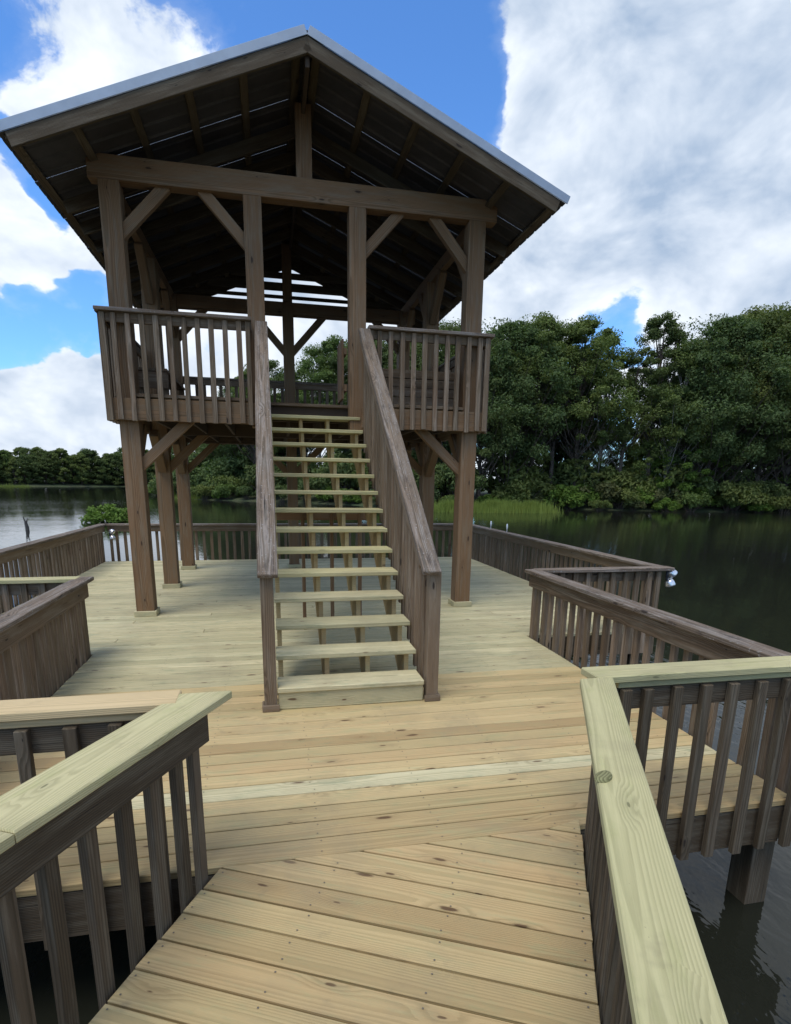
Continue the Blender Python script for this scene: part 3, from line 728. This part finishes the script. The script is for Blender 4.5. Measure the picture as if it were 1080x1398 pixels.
d_ = ray(824, 1062); tt = (.825-CP['c'][2])/d_.z; kx, ky = CP['c'][0]+d_.x*tt, CP['c'][1]+d_.y*tt
V, F, c = knot_lump(0, 0, .042, .024, .012, '', .5)
link('raised_knot', mesh_from('raised_knot', V, F, 'knot_wood', True), Matrix.Translation((kx, ky, .8253)) @ Matrix.Rotation(R(35), 4, 'Z'), railE)

# ------------------------------------------------------------------ vegetation
def tube(V, F, pts, rad, seg=6):
    base = len(V); prev = None
    for i, (p, r) in enumerate(zip(pts, rad)):
        p = Vector(p); d = (Vector(pts[min(i+1, len(pts)-1)])-Vector(pts[max(i-1, 0)])).normalized()
        a = d.orthogonal().normalized() if abs(d.z) < .95 else Vector((1, 0, 0)); b = d.cross(a).normalized(); a = b.cross(d)
        for k in range(seg): an = 2*math.pi*k/seg; V.append(p+(a*math.cos(an)+b*math.sin(an))*r)
    for i in range(len(pts)-1):
        for k in range(seg): F.append((base+i*seg+k, base+i*seg+(k+1) % seg, base+(i+1)*seg+(k+1) % seg, base+(i+1)*seg+k))
def leaf_cloud(rs, clumps, per, size, squash=.7):
    """leaf sized quads round each clump centre (x,y,z,r)"""
    C = np.array(clumps); n = len(C)*per
    idx = np.repeat(np.arange(len(C)), per)
    d = rs.normal(size=(n, 3)); d /= np.linalg.norm(d, axis=1)[:, None]
    rad = rs.uniform(0, 1, n)**.45
    pos = C[idx, :3]+d*(rad*C[idx, 3])[:, None]*np.array([1, 1, squash])
    nrm = d*.6+rs.normal(size=(n, 3))*.55+np.array([0, 0, .45]); nrm /= np.linalg.norm(nrm, axis=1)[:, None]
    t = np.cross(nrm, rs.normal(size=(n, 3))); t /= np.linalg.norm(t, axis=1)[:, None]; b = np.cross(nrm, t)
    s = size*rs.uniform(.55, 1.25, n)[:, None]
    V = np.stack([pos-t*s, pos-b*s*.45, pos+t*s, pos+b*s*.45], 1).reshape(-1, 3)
    F = np.arange(n*4).reshape(-1, 4)
    return V, F
def np_mesh(name, V, F, mat):
    me = bpy.data.meshes.new(name); n = len(F); k = F.shape[1]
    me.vertices.add(len(V)); me.vertices.foreach_set('co', V.astype(np.float32).ravel())
    me.loops.add(n*k); me.loops.foreach_set('vertex_index', F.astype(np.int32).ravel())
    me.polygons.add(n); me.polygons.foreach_set('loop_start', np.arange(0, n*k, k, dtype=np.int32))
    me.update(calc_edges=True); me.materials.append(MATS[mat]); return me
def make_tree(seed, H, crown_r, crown_lo, nclump, per, leaf, mat, bark='bark', size=.115, conic=0., lean=.03):
    """unit trees built at real size; returns (trunk mesh, crown mesh)"""
    rs = np.random.RandomState(seed); V = []; F = []; clumps = []
    lx, ly = rs.uniform(-lean, lean, 2)
    tr = [(lx*H*f**1.5+.12*math.sin(5*f+seed), ly*H*f**1.5+.1*math.cos(4*f+seed), H*f*.93) for f in np.linspace(0, 1, 8)]
    r0 = H*.014+.03
    tube(V, F, tr, [r0*(1.25-.05*i if i == 0 else 1.0)*(1-f*.86) for i, f in enumerate(np.linspace(0, 1, 8))], 7)
    for j in range(nclump):
        f = rs.uniform(crown_lo, 1.0)
        g = (f-crown_lo)/(1-crown_lo)
        prof = (math.sin(math.pi*min(1, .18+.82*g))**.65) if not conic else (1-g*conic)
        an = rs.uniform(0, 2*math.pi); rr = crown_r*prof*rs.uniform(.35, 1.05)
        k = f*.93*7; i0 = min(6, int(k)); p0 = Vector(tr[i0]).lerp(Vector(tr[i0+1]), k-i0)
        c = Vector((p0.x+rr*math.cos(an), p0.y+rr*math.sin(an), H*f+rr*rs.uniform(-.05, .22)))
        clumps.append((c.x, c.y, c.z, (.35+.9*rs.uniform(0, 1)**2)*crown_r*.27))
        if j % 2 == 0 or rr > crown_r*.6:
            s0 = max(.02, f-.12-rr/H*.5)*7*.98; i1 = min(6, int(s0)); b0 = Vector(tr[i1]).lerp(Vector(tr[i1+1]), s0-i1)
            md = b0.lerp(c, .5)+Vector((0, 0, -.12*rr))
            tube(V, F, [b0, md, c], [r0*.30*(1-f*.5), r0*.19*(1-f*.5), .012], 5)
    LV, LF = leaf_cloud(rs, clumps, per, size)
    return mesh_from('trunk', V, F, bark, True), np_mesh('crown', LV, LF, mat)
TREES = {
    'broad0': make_tree(1, 14, 4.6, .30, 135, 340, .2, 'leaf_dark'),
    'broad1': make_tree(2, 15, 4.2, .36, 125, 340, .2, 'leaf_mid'),
    'broad2': make_tree(3, 13, 5.0, .25, 150, 330, .2, 'leaf_dark'),
    'open0': make_tree(4, 15, 4.0, .42, 70, 330, .2, 'leaf_dark', lean=.08),
    'open1': make_tree(5, 14, 3.8, .35, 64, 330, .2, 'leaf_mid', bark='pale_bark', lean=.10),
    'pine0': make_tree(6, 17, 3.0, .48, 90, 300, .2, 'leaf_dark', conic=.55),
    'far0': make_tree(21, 10, 3.8, .03, 80, 170, .2, 'leaf_dark', size=.24),
    'far1': make_tree(22, 11, 3.4, .04, 80, 170, .2, 'leaf_mid', size=.24),
    'low0': make_tree(7, 7, 3.0, .12, 60, 240, .2, 'leaf_mid', bark='pale_bark'),
    'low1': make_tree(8, 6.5, 2.6, .15, 46, 240, .2, 'leaf_bright', bark='pale_bark'),
}
KIND = {'far0': 'dark low-skirted tree', 'far1': 'mid-green low-skirted tree', 'broad0': 'full dark green broadleaf tree', 'broad1': 'tall mid-green broadleaf tree', 'broad2': 'wide-crowned dark broadleaf tree',
        'open0': 'leaning thin-crowned tree with sky showing through', 'open1': 'open pale-trunked tree with loose limbs', 'pine0': 'tall narrow dark pine-like tree',
        'low0': 'small low-branched green tree', 'low1': 'small light-green tree with pale stem'}
ref_h = {k: max(v.co.z for v in me[1].vertices)*.97 for k, me in TREES.items()}
def tree(kind, x, y, h, where, group, wide=1.):
    hx, hy = x-CP['c'][0], y-CP['c'][1]; L0 = math.hypot(hx, hy); L = L0
    while float(shore_dist(np.array([x]), np.array([y]))[0]) < 3.0 and L < L0+60: L += 1.; x, y = CP['c'][0]+hx/L0*L, CP['c'][1]+hy/L0*L
    h *= 1+(L/L0-1)*.8
    z = float(land_z(x, y)[0])-.05; s = h/ref_h[kind]
    M = Matrix.Translation((x, y, z)) @ Matrix.Rotation(random.uniform(0, 6.28), 4, 'Z')
    t = link('tree', None, M); tag(t, '%s %s' % (KIND[kind], where), 'tree', group)
    S = Matrix.Diagonal((s*wide, s*wide, s, 1))
    for nm, me in zip(('trunk', 'crown'), TREES[kind]): link(nm, me, M @ S, t)
    return t
# wooded shore: column in the view, distance, height
kinds = ['broad0', 'broad1', 'broad2', 'open0', 'open1', 'pine0']
def topz(v, dist, u): return (657+.0147*(u-540)-v)/CP['f']*dist*math.cos(math.atan((u-540)/CP['f']))+1.73+.2
front = [(655, 56, 470, 'broad0'), (690, 55, 448, 'broad2'), (722, 58, 440, 'broad1'), (752, 56, 445, 'open0'), (785, 59, 444, 'broad1'), (815, 57, 455, 'open1'), (845, 60, 478, 'open0'), (886, 64, 440, 'pine0'),
         (905, 60, 470, 'open1'), (940, 58, 480, 'broad0'), (968, 57, 440, 'broad2'), (1000, 60, 428, 'broad1'), (1035, 58, 424, 'broad0'), (1075, 60, 416, 'broad2'), (1115, 60, 425, 'broad1'), (1160, 62, 420, 'broad0'),
         (1220, 66, 430, 'broad2'), (1300, 72, 440, 'broad1'), (990, 54, 520, 'broad2'), (1060, 54, 500, 'broad1')]
ORD = 'first second third fourth fifth sixth seventh eighth ninth tenth eleventh twelfth thirteenth fourteenth fifteenth sixteenth seventeenth eighteenth nineteenth twentieth'.split()
for k, (u, dd, v, kd_) in enumerate(sorted(front)):
    x, y = ground_at(u, dd); tree(kd_, x, y, topz(v, dd, u)*.94, '%s along the shore from the reed bed' % ORD[k], 'trees of the tall wood')
for u, dd, v, kd_ in [(670, 70, 470, 'broad1'), (705, 72, 462, 'broad0'), (740, 70, 478, 'broad2'), (800, 74, 500, 'open0'), (770, 72, 540, 'broad0'), (840, 74, 590, 'broad2'), (880, 78, 590, 'broad0'), (920, 76, 575, 'broad1'), (955, 72, 470, 'broad0'), (985, 74, 450, 'broad2'), (1020, 72, 445, 'broad1'), (1055, 74, 440, 'broad0'), (1095, 76, 445, 'broad2'), (1140, 76, 440, 'broad1')]:
    x, y = ground_at(u, dd); tree(kd_, x, y, topz(v, dd, u)*.94, 'in the back row of the tall wood', 'back-row trees of the tall wood')
for u, dd, v, kd_ in [(335, 78, 528, 'broad0'), (352, 74, 510, 'broad1'), (372, 80, 505, 'broad2'), (395, 82, 545, 'broad0'), (418, 78, 512, 'broad1'), (440, 74, 490, 'open1'), (463, 72, 478, 'broad1'), (488, 72, 482, 'broad2'), (512, 70, 476, 'broad0'), (536, 68, 470, 'open0'), (560, 68, 474, 'broad1'), (585, 66, 466, 'broad2'), (612, 64, 462, 'broad0'), (635, 62, 465, 'broad1'),
                     (318, 84, 560, 'broad2'), (300, 88, 575, 'broad0'), (282, 92, 590, 'broad1'), (264, 96, 596, 'broad2'), (246, 102, 602, 'broad0'), (228, 112, 606, 'broad1')]:
    x, y = ground_at(u, dd); tree(kd_, x, y, topz(v, dd, u)*.94, 'on the shore behind the tower', 'trees behind the tower')
rs = random.Random(5)
u = -330
while u < 235:                                            # far side of the lake
    for row in range(2):
        dd = 176+row*9+rs.uniform(-3, 3)+max(0, 0-u)*.03; v = 612+rs.uniform(-6, 9)-row*2
        x, y = ground_at(u+rs.uniform(-4, 4)+row*7, dd)
        if float(shore_dist(np.array([x]), np.array([y]))[0]) < 2: 
            k_ = 0
            while float(shore_dist(np.array([x]), np.array([y]))[0]) < 2 and k_ < 40: dd += 3; x, y = ground_at(u, dd); k_ += 1
        tree(rs.choice(['far0', 'far1', 'far0', 'far1', 'broad0']), x, y, (646-v)/CP['f']*dd*.84*math.cos(math.atan((u-540)/CP['f']))+2.4, 'in the distant tree line across the lake', 'distant trees across the lake', wide=rs.uniform(.95, 1.5))
    u += 13
# undergrowth
def make_bush(seed, r, h, mat, n=26, per=110, size=.14):
    rs_ = np.random.RandomState(seed); cl = []; V = []; F = []
    for j in range(n):
        an = rs_.uniform(0, 6.28); q = r*math.sqrt(rs_.uniform(0, 1)); zz = h*(.25+.65*rs_.uniform(.2, 1)*(1-.55*(q/r)**2))
        cl.append((q*math.cos(an), q*math.sin(an), zz, r*.30)); tube(V, F, [(q*.15*math.cos(an), q*.15*math.sin(an), -.1), (q*.6*math.cos(an), q*.6*math.sin(an), zz*.6), (q*math.cos(an), q*math.sin(an), zz)], [.025, .016, .006], 4)
    LV, LF = leaf_cloud(rs_, cl, per, size, .8)
    return mesh_from('stems', V, F, 'bark', True), np_mesh('foliage', LV, LF, mat)
BUSH = [make_bush(11, 1.7, 2.1, 'leaf_mid'), make_bush(12, 1.5, 1.7, 'leaf_bright'), make_bush(13, 1.8, 2.6, 'leaf_dark'), make_bush(14, 1.4, 1.6, 'leaf_olive')]
BN = ['mid-green leafy shrub', 'light yellow-green shrub', 'tall dark green shrub', 'dull olive-brown shrub']
def bush(k, x, y, s, where, group, z=None, name='shrub'):
    z = float(land_z(x, y)[0])-.03 if z is None else z
    M = Matrix.Translation((x, y, z)) @ Matrix.Rotation(rs.uniform(0, 6.28), 4, 'Z')
    t = link(name, None, M); tag(t, BN[k]+' '+where, 'shrub', group)
    for nm, me in zip(('stems', 'foliage'), BUSH[k]): link(nm, me, M @ Matrix.Diagonal((s, s, s*rs.uniform(.85, 1.15), 1)), t)
def along(i0, i1, step, off):
    pts = SHORE[i0:i1+1]
    for (ax, ay), (bx, by) in zip(pts, pts[1:]):
        L = math.hypot(bx-ax, by-ay); n = max(1, int(L/step)); nx, ny = (by-ay)/L, -(bx-ax)/L
        if shore_dist(np.array([(ax+bx)/2+nx]), np.array([(ay+by)/2+ny]))[0] < 0: nx, ny = -nx, -ny
        for j in range(n):
            f = (j+rs.random())/n; o = off+rs.uniform(-.6, .9); yield ax+(bx-ax)*f+nx*o, ay+(by-ay)*f+ny*o
for x, y in along(3, 9, 2.2, .5): bush(rs.choice([0, 0, 1, 3]), x, y, rs.uniform(.6, 1.0), 'leaning over the water below the tall wood', 'shrubs leaning over the water')
for x, y in along(3, 9, 2.0, 1.7): bush(rs.choice([0, 0, 1, 1, 2, 3]), x, y, rs.uniform(1.0, 1.75), 'at the foot of the tall wood by the waterline', 'shrubs below the tall wood')
for x, y in along(3, 9, 2.6, 5): bush(rs.choice([0, 0, 2]), x, y, rs.uniform(1.6, 2.3), 'under the tall wood set back from the water', 'shrubs under the tall wood')
for x, y in along(9, 16, 2.0, .9): bush(rs.choice([0, 1, 2]), x, y, rs.uniform(.6, 1.0), 'overhanging the water behind the tower', 'shrubs at the water behind the tower')
for x, y in along(10, 16, 2.8, 3.0): bush(rs.choice([0, 2, 2]), x, y, rs.uniform(1.1, 1.8), 'on the shore behind the tower', 'shrubs behind the tower')
for x, y in along(10, 16, 3.0, 6.0): bush(rs.choice([0, 2, 2]), x, y, rs.uniform(1.5, 2.2), 'among the trees behind the tower', 'shrubs among the trees behind the tower')
for x, y in along(3, 9, 4.2, 10): tree(rs.choice(['far0', 'far1', 'low0']), x, y, rs.uniform(5.5, 8), 'in the understorey of the tall wood', 'understorey trees of the tall wood')
for x, y in along(9, 16, 4.5, 11): tree(rs.choice(['far0', 'far1']), x, y, rs.uniform(5.5, 8), 'in the understorey behind the tower', 'understorey trees behind the tower')
for u, dd, h in [(925, 50.5, 6.8), (945, 52, 6.0), (800, 52.5, 4.5), (722, 54, 5.), (880, 52, 5.4)]:
    x, y = ground_at(u, dd); tree('low1' if h > 5.5 else 'low0', x, y, h, 'at the shoreline in front of the tall wood', 'small shoreline trees')
x, y = ground_at(142, 37.0); bush(1, x, y, .8, 'standing alone in the open lake', None, z=WATER-.25, name='lake_shrub')
x, y = ground_at(166, 38.0); bush(3, x, y, .5, 'growing in the lake beside the lone bright shrub', None, z=WATER-.25, name='lake_shrub')
# broken stump sticking out of the lake
x, y = ground_at(28, 32.5); V = []; F = []
tube(V, F, [(0, 0, -.6), (.02, 0, .12), (-.03, .02, .36)], [.10, .085, .06], 7); tube(V, F, [(-.02, .01, .3), (-.10, 0, .62)], [.05, .012], 5); tube(V, F, [(0, 0, .3), (.08, .02, .55)], [.045, .012], 5)
tag(link('tree_stump', mesh_from('tree_stump', V, F, 'wet_wood', True), Matrix.Translation((x, y, WATER))), 'dark broken forked stump rising from the open lake', 'stump')
# reeds: nobody could count the blades
def reeds(name, label, pts, n, hgt, seed):
    r_ = np.random.RandomState(seed); P = np.array(pts); 
    k = r_.randint(0, len(P)-1, n); f = r_.uniform(0, 1, n)[:, None]
    base = P[k]*(1-f)+P[k+1]*f+r_.normal(size=(n, 2))*np.array([.9, 1.1])
    h = hgt*r_.uniform(.45, 1.15, n)*(.75+.3*np.sin(base[:, 0]*1.7+np.sin(base[:, 1]*2.3)*1.5)); an = r_.uniform(0, 6.28, n); w = .03
    dx, dy = np.cos(an)*w, np.sin(an)*w; lx, ly = r_.normal(size=n)*.12*h, r_.normal(size=n)*.12*h; z = np.full(n, WATER-.1)
    V = np.stack([np.stack([base[:, 0]-dx, base[:, 1]-dy, z], 1), np.stack([base[:, 0]+dx, base[:, 1]+dy, z], 1), np.stack([base[:, 0]+lx, base[:, 1]+ly, z+h], 1)], 1).reshape(-1, 3)
    F = np.arange(n*3).reshape(-1, 3)
    tag(link(name, np_mesh(name, V, F, 'reed'), Matrix()), label, 'reeds', kind='stuff')
reeds('reeds', 'bright green reed bed on the bank beside the tower post', [ground_at(585, 52), ground_at(650, 52.5), ground_at(690, 53.5), ground_at(735, 54.5)], 26000, 1.1, 1)
reeds('reeds', 'yellow-green reed patch on the far bank behind the tower posts', [ground_at(244, 84), ground_at(262, 80), ground_at(288, 77)], 12000, 1.2, 2)
reeds('reeds', 'thin pale reed fringe along the distant shore', [(-58, 150), (-80, 147), (-110, 139), (-150, 122)], 9000, .9, 3)
